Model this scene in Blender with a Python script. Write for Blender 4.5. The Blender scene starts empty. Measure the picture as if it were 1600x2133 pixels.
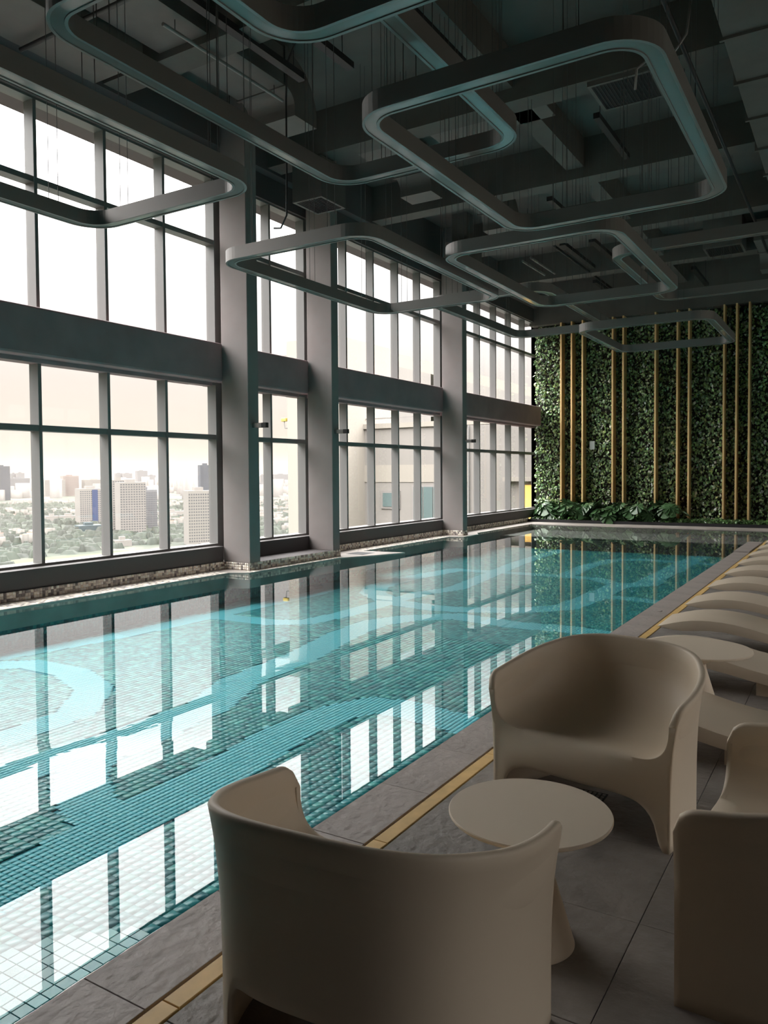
import bpy, math, random
import numpy as np
from mathutils import Vector, Matrix
R = math.radians
PI = math.pi
sc = bpy.context.scene
rng = random.Random(7)
nrg = np.random.RandomState(5)

# ------------------------------------------------------------------ camera
def setup_camera():
    yaw, pitch, roll, f, H = R(31.482), R(-1.836), -0.00686, 1613.6, 1.6
    fw = Vector((-math.sin(yaw)*math.cos(pitch), math.cos(yaw)*math.cos(pitch), math.sin(pitch)))
    r = Vector((math.cos(yaw), math.sin(yaw), 0)); u = r.cross(fw)
    c, s = math.cos(roll), math.sin(roll)
    r2 = c*r + s*u; u2 = -s*r + c*u
    cam = bpy.data.cameras.new('camera'); o = bpy.data.objects.new('camera', cam)
    sc.collection.objects.link(o)
    m = Matrix((r2, u2, -fw)).transposed().to_4x4(); m.translation = (0, 0, H)
    o.matrix_world = m
    cam.sensor_fit = 'HORIZONTAL'; cam.sensor_width = 36
    cam.lens = f/1600*36; cam.shift_y = -28.5/1600
    cam.clip_start = .05; cam.clip_end = 40000
    sc.camera = o
setup_camera()

# ------------------------------------------------------------------ sky, exposure
SKY = 1.0
def setup_world():
    w = bpy.data.worlds.new('sky'); sc.world = w; w.use_nodes = True
    nt = w.node_tree; nt.nodes.clear(); N = nt.nodes.new; L = nt.links.new
    out = N('ShaderNodeOutputWorld'); bg = N('ShaderNodeBackground'); bg.inputs[1].default_value = SKY
    tc = N('ShaderNodeTexCoord'); sp = N('ShaderNodeSeparateXYZ'); L(tc.outputs['Generated'], sp.inputs[0])
    no = N('ShaderNodeTexNoise'); no.inputs['Scale'].default_value = 2.2; no.inputs['Detail'].default_value = 4
    mp = N('ShaderNodeMapping'); mp.inputs['Scale'].default_value = (1, 1, 3.5)
    L(tc.outputs['Generated'], mp.inputs[0]); L(mp.outputs[0], no.inputs['Vector'])
    ma = N('ShaderNodeMath'); ma.operation = 'MULTIPLY_ADD'; ma.inputs[1].default_value = .12; L(no.outputs[0], ma.inputs[0])
    ad = N('ShaderNodeMath'); ad.operation = 'ADD'; ad.inputs[1].default_value = -.06
    L(sp.outputs['Z'], ad.inputs[0]); L(ad.outputs[0], ma.inputs[2])
    cr = N('ShaderNodeValToRGB'); L(ma.outputs[0], cr.inputs[0])
    e = cr.color_ramp.elements
    e[0].position = 0; e[0].color = (.585, .50, .42, 1)
    e[1].position = 1; e[1].color = (10.0, 9.85, 9.7, 1)
    for p, c in ((.06, (.66, .59, .52)), (.12, (.70, .645, .595)), (.16, (.82, .78, .75)), (.21, (1.05, 1.02, 1.0)), (.27, (2.1, 2.05, 2.0)), (.34, (4.8, 4.7, 4.6)), (.5, (8.4, 8.25, 8.1))):
        q = e.new(p); q.color = (*c, 1)
    L(cr.outputs[0], bg.inputs[0]); L(bg.outputs[0], out.inputs[0])
setup_world()
vs = sc.view_settings
vs.view_transform = 'Standard'; vs.look = 'None'; vs.exposure = 0.55; vs.gamma = 1; vs.use_curve_mapping = False
sc.cycles.use_denoising = True
sc.cycles.max_bounces = 10; sc.cycles.diffuse_bounces = 5; sc.cycles.glossy_bounces = 5
sc.cycles.transparent_max_bounces = 16; sc.cycles.volume_bounces = 0
sc.cycles.caustics_reflective = False; sc.cycles.caustics_refractive = False

# ------------------------------------------------------------------ helpers
def link(o, parent=None):
    sc.collection.objects.link(o)
    if parent is not None: o.parent = parent
    return o
class MB:
    def __init__(s): s.v = []; s.f = []; s.c = []; s.m = []
    def add(s, vs_, fs, col=None, mi=0):
        n = len(s.v); s.v += [tuple(v) for v in vs_]
        for f in fs: s.f.append(tuple(i+n for i in f)); s.c.append(col); s.m.append(mi)
    def box(s, x0, x1, y0, y1, z0, z1, col=None, mi=0, ch=0.0):
        if ch <= 0:
            v = [(x, y, z) for x in (x0, x1) for y in (y0, y1) for z in (z0, z1)]
            s.add(v, [(0, 1, 3, 2), (4, 6, 7, 5), (0, 4, 5, 1), (2, 3, 7, 6), (0, 2, 6, 4), (1, 5, 7, 3)], col, mi)
        else:
            ps = []
            for (a, b, z) in ((0, 0, z0), (0, 0, z1-ch), (ch, ch, z1)):
                ps += [(x0+a, y0+a, z), (x1-a, y0+a, z), (x1-a, y1-a, z), (x0+a, y1-a, z)]
            fs = [(3, 2, 1, 0), (8, 9, 10, 11)]
            for k in (0, 4):
                for i in range(4): fs.append((k+i, k+(i+1) % 4, k+4+(i+1) % 4, k+4+i))
            s.add(ps, fs, col, mi)
    def tube(s, pts, r, n=8, col=None, caps=True):
        pts = [Vector(p) for p in pts]; rings = []
        rr = r if isinstance(r, (list, tuple)) else [r]*len(pts)
        up = None
        for i, p in enumerate(pts):
            t = (pts[min(i+1, len(pts)-1)]-pts[max(i-1, 0)]).normalized()
            if up is None:
                up = t.orthogonal().normalized()
            up = (up - t*up.dot(t)).normalized(); sd = t.cross(up)
            rings.append([p + rr[i]*(math.cos(2*PI*k/n)*up + math.sin(2*PI*k/n)*sd) for k in range(n)])
        v = [q for g in rings for q in g]; fs = []
        for i in range(len(pts)-1):
            for k in range(n):
                fs.append((i*n+k, i*n+(k+1) % n, (i+1)*n+(k+1) % n, (i+1)*n+k))
        if caps: fs += [tuple(range(n-1, -1, -1)), tuple((len(pts)-1)*n+k for k in range(n))]
        s.add(v, fs, col)
    def lathe(s, prof, n=64, cx=0, cy=0):
        v = []; fs = []; m = len(prof)
        for k in range(n):
            a = 2*PI*k/n
            for (r, z) in prof: v.append((cx+r*math.cos(a), cy+r*math.sin(a), z))
        for k in range(n):
            for j in range(m-1):
                a, b = k*m+j, ((k+1) % n)*m+j
                fs.append((a, b, b+1, a+1))
        s.add(v, fs)
    def prism(s, poly, z0, z1):
        n = len(poly)
        s.add([(x, y, z0) for x, y in poly]+[(x, y, z1) for x, y in poly],
              [tuple(range(n-1, -1, -1)), tuple(range(n, 2*n))]+[(i, (i+1) % n, n+(i+1) % n, n+i) for i in range(n)])
    def mesh(s, name, mats, smooth=False):
        me = bpy.data.meshes.new(name); me.from_pydata(s.v, [], s.f)
        for m in (mats if isinstance(mats, (list, tuple)) else [mats]): me.materials.append(m)
        if any(s.m): me.polygons.foreach_set('material_index', s.m)
        if any(c is not None for c in s.c):
            at = me.color_attributes.new('col', 'FLOAT_COLOR', 'CORNER')
            arr = []
            for f, c in zip(s.f, s.c): arr += list((*c, 1) if c else (1, 1, 1, 1))*len(f)
            at.data.foreach_set('color', arr)
        if smooth: me.polygons.foreach_set('use_smooth', [True]*len(s.f))
        me.update(); return me
    def build(s, name, mats, parent=None, smooth=False, bevel=0, loc=None):
        o = bpy.data.objects.new(name, s.mesh(name, mats, smooth))
        if loc is not None: o.location = loc
        if bevel:
            b = o.modifiers.new('bevel', 'BEVEL'); b.width = bevel; b.segments = 2; b.limit_method = 'ANGLE'
        return link(o, parent)
def box(name, x0, x1, y0, y1, z0, z1, mat, parent=None, bevel=0):
    m = MB(); m.box(x0, x1, y0, y1, z0, z1); return m.build(name, mat, parent, bevel=bevel)
def np_mesh(name, V, F, mats, cols=None, parent=None, smooth=False):
    """V (n,3); F (m,4) quads; cols (m,3) per face"""
    me = bpy.data.meshes.new(name)
    me.vertices.add(len(V)); me.vertices.foreach_set('co', np.asarray(V, 'f').ravel())
    F = np.asarray(F, 'i'); k = F.shape[1]
    me.loops.add(F.size); me.loops.foreach_set('vertex_index', F.ravel())
    me.polygons.add(len(F)); me.polygons.foreach_set('loop_start', np.arange(0, F.size, k, dtype='i'))
    me.polygons.foreach_set('loop_total', np.full(len(F), k, 'i'))
    me.update(calc_edges=True)
    if cols is not None:
        at = me.color_attributes.new('col', 'FLOAT_COLOR', 'CORNER')
        c = np.ones((len(F), k, 4), 'f'); c[:, :, :3] = np.asarray(cols, 'f')[:, None, :]
        at.data.foreach_set('color', c.ravel())
    me.materials.append(mats)
    if smooth: me.polygons.foreach_set('use_smooth', np.ones(len(F), bool))
    me.validate()
    return link(bpy.data.objects.new(name, me), parent)
def tag(o, label=None, cat=None, group=None, kind=None):
    if label: o['label'] = label
    if cat: o['category'] = cat
    if group: o['group'] = group
    if kind: o['kind'] = kind
    return o
def empty(name, loc=(0, 0, 0), rz=0, label=None, cat=None, group=None, kind=None):
    o = bpy.data.objects.new(name, None); link(o); o.location = loc; o.rotation_euler = (0, 0, rz)
    o.empty_display_size = .1
    return tag(o, label, cat, group, kind)
def copy_tree(o, parent=None):
    c = o.copy(); link(c, parent)
    for ch in list(o.children):
        d = ch.copy(); link(d, c)
        for g in list(ch.children): link(g.copy(), d)
    return c

# ------------------------------------------------------------------ materials
def mat(name, col, rough=.6, metal=0, spec=.5, bump=None, var=None, attr=False, objrand=None, emit=None):
    m = bpy.data.materials.new(name); m.use_nodes = True
    nt = m.node_tree; b = nt.nodes['Principled BSDF']; N = nt.nodes.new; L = nt.links.new
    b.inputs['Base Color'].default_value = (*col, 1); b.inputs['Roughness'].default_value = rough
    b.inputs['Metallic'].default_value = metal; b.inputs['Specular IOR Level'].default_value = spec
    tc = N('ShaderNodeTexCoord')
    src = None
    if attr:
        a = N('ShaderNodeAttribute'); a.attribute_name = 'col'; src = a.outputs['Color']
    if objrand:
        oi = N('ShaderNodeObjectInfo'); cr = N('ShaderNodeValToRGB'); L(oi.outputs['Random'], cr.inputs[0])
        e = cr.color_ramp.elements; n = len(objrand)
        e[0].position = 0; e[0].color = (*objrand[0], 1); e[1].position = 1; e[1].color = (*objrand[-1], 1)
        for i in range(1, n-1): q = e.new(i/(n-1)); q.color = (*objrand[i], 1)
        src = cr.outputs[0]
    if var:  # (scale, low factor, high factor)
        no = N('ShaderNodeTexNoise'); no.inputs['Scale'].default_value = var[0]; no.inputs['Detail'].default_value = 6
        L(tc.outputs['Object'], no.inputs['Vector'])
        mr = N('ShaderNodeMapRange'); mr.inputs[1].default_value = .3; mr.inputs[2].default_value = .7
        mr.inputs[3].default_value = var[1]; mr.inputs[4].default_value = var[2]; L(no.outputs[0], mr.inputs[0])
        mx = N('ShaderNodeVectorMath'); mx.operation = 'SCALE'; L(mr.outputs[0], mx.inputs['Scale'])
        if src: L(src, mx.inputs[0])
        else: mx.inputs[0].default_value = col
        src = mx.outputs[0]
    if src: L(src, b.inputs['Base Color'])
    if bump:  # (scale, strength, distance)
        no = N('ShaderNodeTexNoise'); no.inputs['Scale'].default_value = bump[0]; no.inputs['Detail'].default_value = 8
        L(tc.outputs['Object'], no.inputs['Vector'])
        bp = N('ShaderNodeBump'); bp.inputs['Strength'].default_value = bump[1]; bp.inputs['Distance'].default_value = bump[2]
        L(no.outputs[0], bp.inputs['Height']); L(bp.outputs[0], b.inputs['Normal'])
    if emit:
        b.inputs['Emission Color'].default_value = (*emit[0], 1); b.inputs['Emission Strength'].default_value = emit[1]
    return m
ZWATER = -.05
def clear_mat(name, tint, ior, rough=0.0, wave=False):
    """clear sheet: fresnel mix of a see-through tint and a mirror reflection"""
    m = bpy.data.materials.new(name); m.use_nodes = True
    nt = m.node_tree; nt.nodes.clear(); N = nt.nodes.new; L = nt.links.new
    out = N('ShaderNodeOutputMaterial'); tr = N('ShaderNodeBsdfTransparent'); tr.inputs[0].default_value = (*tint, 1)
    gl = N('ShaderNodeBsdfGlossy'); gl.inputs['Roughness'].default_value = rough
    ge = N('ShaderNodeNewGeometry'); dt = N('ShaderNodeVectorMath'); dt.operation = 'DOT_PRODUCT'
    L(ge.outputs['Incoming'], dt.inputs[0]); L(ge.outputs['Normal'], dt.inputs[1])
    def mth(op, a, b_=None):   # Schlick reflectance, the same from either side of the sheet
        n_ = N('ShaderNodeMath'); n_.operation = op
        for k_, q_ in enumerate((a, b_)):
            if q_ is None: continue
            if isinstance(q_, float): n_.inputs[k_].default_value = q_
            else: L(q_, n_.inputs[k_])
        return n_.outputs[0]
    f0 = ((ior-1)/(ior+1))**2
    fr = mth('ADD', mth('MULTIPLY', mth('POWER', mth('SUBTRACT', 1.0, mth('ABSOLUTE', dt.outputs['Value'])), 5.0), 1-f0), f0)
    mx = N('ShaderNodeMixShader'); L(fr, mx.inputs[0]); L(tr.outputs[0], mx.inputs[1]); L(gl.outputs[0], mx.inputs[2])
    L(mx.outputs[0], out.inputs[0])
    if wave:
        tc = N('ShaderNodeTexCoord'); mp = N('ShaderNodeMapping'); mp.inputs['Scale'].default_value = (1, .45, 1)
        L(tc.outputs['Object'], mp.inputs[0])
        n1 = N('ShaderNodeTexNoise'); n1.inputs['Scale'].default_value = 3.2; n1.inputs['Detail'].default_value = 4
        L(mp.outputs[0], n1.inputs['Vector'])
        n2 = N('ShaderNodeTexNoise'); n2.inputs['Scale'].default_value = .33; n2.inputs['Detail'].default_value = 1
        L(tc.outputs['Object'], n2.inputs['Vector'])
        mr = N('ShaderNodeMapRange'); mr.inputs[1].default_value = .45; mr.inputs[2].default_value = .75
        mr.inputs[3].default_value = .15; mr.inputs[4].default_value = 1; L(n2.outputs[0], mr.inputs[0])
        tot = mr.outputs[0]
        for (px_, py_, rad_, k_) in ((-4.0, 3.25, .4, 14), (-4.15, 2.9, .3, 9), (-4.37, 5.4, .4, 14), (-4.65, 7.8, .6, 12)):   # small disturbed patches
            dn = N('ShaderNodeVectorMath'); dn.operation = 'DISTANCE'; dn.inputs[1].default_value = (px_, py_, ZWATER)
            L(tc.outputs['Object'], dn.inputs[0])
            mm = N('ShaderNodeMapRange'); mm.inputs[1].default_value = 0; mm.inputs[2].default_value = rad_
            mm.inputs[3].default_value = k_; mm.inputs[4].default_value = 0; L(dn.outputs['Value'], mm.inputs[0])
            tot = mth('ADD', tot, mm.outputs[0])
        hh = mth('MULTIPLY', n1.outputs[0], tot)
        bp = N('ShaderNodeBump'); bp.inputs['Distance'].default_value = .00022
        L(hh, bp.inputs['Height'])
        L(bp.outputs[0], gl.inputs['Normal']); 
    return m
M = dict(
    slate=mat('slate', (.235, .212, .193), .5, spec=.45, bump=(22, .8, .012), var=(3.5, .68, 1.35)),
    coping=mat('coping_stone', (.40, .355, .325), .5, spec=.45, bump=(18, .8, .012), var=(2.5, .85, 1.15)),
    grout=mat('dark_grout', (.13, .118, .105), .8),
    yellow=mat('yellow_strip', (.78, .52, .2), .5, var=(9, .85, 1.12), bump=(40, .2, .002)),
    frame=mat('window_frame_grey', (.2, .195, .19), .45, spec=.4),
    column=mat('column_paint', (.285, .248, .24), .75, bump=(30, .1, .002), var=(2, .93, 1.07)),
    beam=mat('beam_paint', (.34, .235, .245), .7, bump=(20, .12, .003), var=(2.2, .9, 1.12)),
    wall=mat('dark_wall_paint', (.1, .09, .09), .75),
    ceiling=mat('ceiling_paint', (.125, .117, .107), .85, var=(1.2, .85, 1.15)),
    duct=mat('duct_paint', (.14, .128, .12), .6, var=(3, .9, 1.1)),
    black=mat('black_metal', (.018, .018, .02), .5),
    grille=mat('grille_black', (.006, .006, .007), .6),
    lamp=mat('lamp_channel_grey', (.27, .25, .24), .42, metal=.35),
    diffuser=mat('lamp_diffuser', (.26, .22, .21), .12, spec=.55, bump=(6, .04, .002)),
    cable=mat('cable', (.1, .1, .1), .5),
    chair=mat('taupe_plastic', (.73, .615, .475), .5, spec=.4, bump=(420, .08, .0006)),
    lounger=mat('taupe_lounger', (.64, .54, .42), .5, spec=.4),
    table=mat('taupe_table', (.80, .68, .535), .5, spec=.4, bump=(500, .08, .0005)),
    mosaic=mat('mosaic_tile', (.5, .5, .5), .3, attr=True),
    leaf=mat('leaf', (.1, .2, .05), .3, spec=.9, attr=True),
    monstera=mat('monstera_leaf', (.07, .15, .06), .3, spec=.6, var=(5, .6, 1.5)),
    stem=mat('stem', (.06, .09, .03), .6),
    soil=mat('soil', (.03, .025, .02), .9),
    gold=mat('gold_metal', (1.0, .72, .36), .5, metal=.85),
    white=mat('white_plastic', (.7, .72, .7), .5),
    pooltile=mat('pool_tile', (.05, .3, .3), .25, objrand=[(.04, .31, .34), (.07, .47, .47), (.055, .40, .42), (.13, .60, .56), (.03, .26, .30), (.08, .50, .51)]),
    poolattr=mat('pool_mosaic', (.05, .3, .3), .3, attr=True),
    poolgrout=mat('pool_grout', (.05, .42, .52), .8),
    greystone=mat('grey_ledge_stone', (.5, .45, .41), .6, var=(2, .8, 1.2)),
    glass=clear_mat('window_glass', (.97, .97, .965), 1.5),
    water=clear_mat('pool_water', (.92, 1, 1), 1.5, wave=True),
    facade=mat('facade_beige', (.225, .208, .192), .85, var=(.8, .95, 1.05)),
    facadelight=mat('facade_cream', (.28, .255, .222), .85),
    attr=mat('painted', (.5, .5, .5), .8, attr=True),
    yellowlit=mat('lit_room', (.6, .4, .1), .6, emit=((1, .55, .12), .7)),
    darkglass=mat('dark_glass', (.1, .14, .14), .1),
)

# ------------------------------------------------------------------ setting: deck floor
P0, PX = 2.16, .603
floor = box('floor', -2.09, 7.8, -8, 19.3, -.6, -.016, M['grout']); tag(floor, kind='structure')
def tile_mesh(name, w, l, m):
    b = MB(); g = .0012; b.box(g, w-g, g, l-g, -.03, 0, ch=.0015); return b.mesh(name, m)
xs = [-1.715, -.645, .43, 1.505, 2.58, 3.655, 4.73, 5.805, 7.5]
k0 = -17
for i in range(len(xs)-1):
    me = tile_mesh('tile', xs[i+1]-xs[i], PX, M['slate'])
    for k in range(k0, 28):
        o = bpy.data.objects.new('tile', me); link(o, floor)
        o.location = (xs[i], P0+k*PX, rng.uniform(-.0012, .0012))
me = tile_mesh('coping_slab', .285, PX, M['coping'])
for k in range(k0, 28):
    o = bpy.data.objects.new('coping_slab', me); link(o, floor)
    o.location = (-2.09, P0+k*PX, rng.uniform(-.0006, .0006) if k < 24 else .02)
strip = MB()
tr = empty('trim_1', kind='structure')
smb = MB(); smb.box(0, .07, .001, 1.204, -.02, .001, ch=.002); sme = smb.mesh('strip_segment', M['yellow'])
for k in range(-8, 14):
    o = bpy.data.objects.new('strip_segment', sme); link(o, tr); o.location = (-1.792, 2.82+k*1.206, 0)

# ------------------------------------------------------------------ setting: pool basin
ZF, ZW = -.55, -.05
pool = MB()
pool.box(-9.6, 1.6, -8, 24.6, ZF-.4, ZF-.006)
pool.box(-9.6, -8.985, -8, 24.6, ZF-.2, -.06)
pool.box(-9.0, 1.6, 23.6, 24.6, ZF-.2, -.06)
pool.box(-2.125, -2.085, -8, 19.3, ZF-.2, -.03)
pool.box(-2.125, 1.6, 19.26, 19.3, ZF-.2, -.03)
pool.box(1.56, 7.8, 19.3, 24.6, ZF-.2, -.03)
pool_o = tag(pool.build('pool_basin', M['poolgrout']), 'turquoise tiled swimming pool basin', None, kind='structure')
bands = {
 'N': [(-4.41,2.54),(-4.42,2.72),(-4.43,3.16),(-4.47,3.61),(-4.5,4.19),(-4.52,4.64),(-4.57,5.09),(-4.69,5.85),(-4.63,6.58),(-4.44,7.02),(-4.02,7.06),(-3.57,6.96),(-2.2,6.7)],
 'N0': [(-4.41,-8),(-4.41,2.54)],
 'Nb': [(-4.47,3.61),(-4.92,3.76),(-5.39,4.01),(-5.71,4.38),(-5.78,4.75),(-5.78,5.21),(-5.93,6.01)],
 'M': [(-6.06,-8),(-6.06,3.51),(-6.04,3.74),(-5.97,4.63),(-5.93,6.01),(-6.34,6.99),(-6.46,8.33),(-6.8,9.87),(-6.88,10.89),(-6.6,11.54),(-5.96,12.11),(-4.71,11.88),(-4.03,11.99),(-3.29,11.87),(-2.2,11.8)],
 'U': [(-9.9,5.8),(-9.35,6.26),(-8.51,6.26),(-7.6,5.9),(-7.0,5.2),(-6.9,4.3),(-7.4,3.5),(-8.5,3.2)],
 'L1': [(-10.1,6.17),(-9.95,7.07),(-9.8,8.18),(-9.75,9.79),(-9.7,10.67),(-9.68,11.78),(-9.66,12.94),(-9.77,13.82),(-10.2,14.34)],
 'L2': [(-9.98,9.79),(-9.35,10.09),(-8.45,10.05),(-7.91,10.41),(-7.77,11.35),(-7.79,12.69),(-7.71,14.1),(-7.4,15.04),(-7.58,16.68),(-7.98,20.12),(-8.07,22.18),(-8.12,25.02),(-9.57,25.64)],
 'L3': [(-8.84,17.97),(-9.11,15.94),(-9.06,14.46),(-8.67,13.65),(-7.66,12.83),(-6.73,12.67),(-6.25,12.71),(-5.23,13.17),(-4.6,13.86),(-4.5,15.18),(-4.46,17.23),(-3.99,17.57),(-4.02,19.2),(-3.96,22.92),(-3.9,25)],
 'L4': [(-4.46,17.23),(-5.22,17.97),(-5.85,18.01),(-6.67,18.06),(-8.17,17.99),(-8.84,17.97)],
 'L5': [(-6.01,18.12),(-6.11,20.37),(-5.9,22.03),(-5.22,22.53),(-4.22,22.39),(-3.31,22.23)],
 'L6': [(-4.48,15.4),(-3.96,15.47),(-3.28,15.33),(-2.3,15.2)]}
SB = .86
def band_mask(X, Y):
    m = np.zeros(X.shape, bool)
    for k, P in bands.items():
        w = .235 if k in ('N', 'M', 'L3', 'N0') else .19
        for (ax, ay), (bx, by) in zip(P[:-1], P[1:]):
            ax, ay, bx, by = ax*SB, ay*SB, bx*SB, by*SB
            dx, dy = bx-ax, by-ay; L2 = dx*dx+dy*dy
            t = np.clip(((X-ax)*dx+(Y-ay)*dy)/L2, 0, 1)
            m |= np.hypot(X-ax-t*dx, Y-ay-t*dy) < w
    return m
GREENS = np.array([(.04, .31, .34), (.07, .47, .47), (.055, .40, .42), (.13, .60, .56), (.03, .26, .30), (.08, .50, .51), (.06, .42, .45)])
BLUES = np.array([(.22, .86, .97), (.20, .84, .96), (.25, .88, .97)])
T = .066
def tile_quads(cx, cy, half, z, proud, cols):
    n = len(cx); h = half[:, None] if hasattr(half, '__len__') else half
    sx = np.array([-1, 1, 1, -1]); sy = np.array([-1, -1, 1, 1])
    top = np.stack([cx[:, None]+sx*h*.93, cy[:, None]+sy*h*.93, np.full((n, 4), z+proud)], -1)
    bot = np.stack([cx[:, None]+sx*h, cy[:, None]+sy*h, np.full((n, 4), z)], -1)
    return top, bot
def tiles_obj(name, cx, cy, half, z, cols, full, parent, m):
    top, bot = tile_quads(cx, cy, half, z, .003, cols); n = len(cx)
    if full:
        V = np.concatenate([top, bot], 1).reshape(-1, 3)
        b = np.arange(n)[:, None]*8
        F = [b+np.array([0, 1, 2, 3])]
        for i in range(4): F.append(b+np.array([4+i, 4+(i+1) % 4, (i+1) % 4, i]))
        F = np.stack(F, 1).reshape(-1, 4); C = np.repeat(cols, 5, 0)
    else:
        V = top.reshape(-1, 3); F = np.arange(n*4).reshape(-1, 4); C = cols
    return np_mesh(name, V, F, m, C, parent)
gx = np.arange(-8.975, -2.14, T); gy = np.arange(-5+T/2, 23.55, T)
GX, GY = np.meshgrid(gx, gy, indexing='ij'); GX = GX.ravel(); GY = GY.ravel()
keep = ~((GY > 20.9)); GX, GY = GX[keep], GY[keep]
bm = band_mask(GX, GY)
gX, gY = GX[~bm], GY[~bm]
gcol = GREENS[nrg.randint(0, len(GREENS), len(gX))]*nrg.uniform(.85, 1.15, (len(gX), 1))
# the three hundred green tiles that show largest, each a part of its own
dist = np.hypot(gX+2.3, gY-1.55)
dist[(gX > -2.2) | (gY < 1.3)] += 99
order = np.argsort(dist)[:300]
b = MB(); h = T/2-.0012; b.box(-h, h, -h, h, -.008, .004, ch=.0018); tme = b.mesh('tile', M['pooltile'])
for i in order:
    o = bpy.data.objects.new('tile', tme); link(o, pool_o); o.location = (gX[i], gY[i], ZF)
rest = np.ones(len(gX), bool); rest[order] = False
gX, gY, gcol = gX[rest], gY[rest], gcol[rest]
near = gY < 9
tag(tiles_obj('tiles', gX[near], gY[near], T/2-.0012, ZF, gcol[near], True, pool_o, M['poolattr']), kind='stuff')
tag(tiles_obj('far_tiles', gX[~near], gY[~near], T/2-.001, ZF, gcol[~near], False, pool_o, M['poolattr']), kind='stuff')
TB = T*2/3; q = TB/2
HX, HY = np.meshgrid(np.arange(-8.975, -2.14, TB), np.arange(-3, 20.9, TB), indexing='ij'); HX = HX.ravel(); HY = HY.ravel()
m2_ = band_mask(HX, HY); bx4, by4 = HX[m2_], HY[m2_]
bcol = BLUES[nrg.randint(0, 3, len(bx4))]
near = by4 < 7
tag(tiles_obj('light_blue_tiles', bx4[near], by4[near], q-.0012, ZF+.0008, bcol[near], True, pool_o, M['poolattr']), 'light blue mosaic band', kind='stuff')
tag(tiles_obj('far_light_blue_tiles', bx4[~near], by4[~near], q-.001, ZF+.0008, bcol[~near], False, pool_o, M['poolattr']), 'light blue mosaic band', kind='stuff')
# wall tiles under water (window side)
def wall_tiles(name, x, ys, zs, palette, half, parent, normal_x=True, m='mosaic', y_fixed=None, jitter=.12):
    A, Z = np.meshgrid(ys, zs, indexing='ij'); A = A.ravel(); Z = Z.ravel(); n = len(A)
    s1 = np.array([-1, 1, 1, -1]); s2 = np.array([-1, -1, 1, 1])
    a = A[:, None]+s1*half; z = Z[:, None]+s2*half
    if y_fixed is None:
        V = np.stack([np.full((n, 4), x), a, z], -1)
        Vb = np.stack([np.full((n, 4), x-.004), a, z], -1)
    else:
        V = np.stack([a, np.full((n, 4), y_fixed), z], -1)
        Vb = np.stack([a, np.full((n, 4), y_fixed+.004), z], -1)
    W = np.concatenate([V, Vb], 1).reshape(-1, 3); b_ = np.arange(n)[:, None]*8
    F = [b_+np.array([0, 1, 2, 3])]+[b_+np.array([4+i, 4+(i+1) % 4, (i+1) % 4, i]) for i in range(4)]
    F = np.stack(F, 1).reshape(-1, 4)
    pal = np.array(palette); c = pal[nrg.randint(0, len(pal), n)]*nrg.uniform(1-jitter, 1+jitter, (n, 1))
    return tag(np_mesh(name, W, F, M[m], np.repeat(c, 5, 0), parent), kind='stuff')
wall_tiles('wall_tiles', -8.98, np.arange(-4, 23.6, .05)+.025, np.arange(ZF+.025, -.07, .05), GREENS*.8, .0235, pool_o, m='poolattr')
# shallow grey shelf at the far end
sh = box('shelf', -8.98, 1.56, 20.9, 23.6, ZF-.2, -.22, M['grout'], pool_o)
pm = MB(); pm.box(.003, .597, .003, .597, -.02, 0, ch=.004); pme = pm.mesh('tile', M['greystone'])
for i in range(17):
    for j in range(4):
        o = bpy.data.objects.new('tile', pme); link(o, sh); o.location = (-8.95+i*.6, 20.95+j*.62, -.215+rng.uniform(0, .001))
# water
wb = MB()
wb.add([(-9.35, -8, ZW), (-2.1, -8, ZW), (-2.1, 19.28, ZW), (1.58, 19.28, ZW), (1.58, 23.75, ZW), (-9.35, 23.75, ZW)], [(0, 1, 2, 3, 4, 5)])
wo = wb.build('pool_water', M['water']); tag(wo, 'clear blue green water filling the indoor pool, mirroring the windows', 'water', kind='stuff')
# kerb with grey mosaic
kerb = MB()
kerb.box(-9.6, -9.37, -8, 9.98, -.3, .09); kerb.box(-9.6, -8.8, 9.98, 12.7, -.3, .088)
kerb.box(-9.6, -9.37, 12.7, 18.3, -.3, .09); kerb.box(-9.6, -8.8, 18.3, 18.6, -.3, .09); kerb.box(-9.6, -9.37, 18.6, 24.55, -.3, .09)
kerb_o = tag(kerb.build('trim_2', M['greystone']), 'kerb of grey mosaic tiles under the tall windows', kind='structure')
lip = [(-9.5, -8), (-8.93, -8), (-8.93, 9.62), (-8.63, 9.78), (-8.6, 12.4), (-8.2, 13.2), (-7.98, 13.85), (-8.93, 13.72), (-8.93, 17.8), (-8.6, 17.95), (-8.63, 18.9), (-8.85, 19.3), (-8.85, 23.45), (1.7, 23.45), (1.7, 24.5), (-9.5, 24.5)]
box('ledge_top', -9.4, -8.81, 10.28, 12.44, .088, .094, M['wall'], kerb_o)
lb = MB(); lb.prism(lip, -.3, -.036); lb.build('overflow_lip', M['greystone'], kerb_o)
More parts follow.
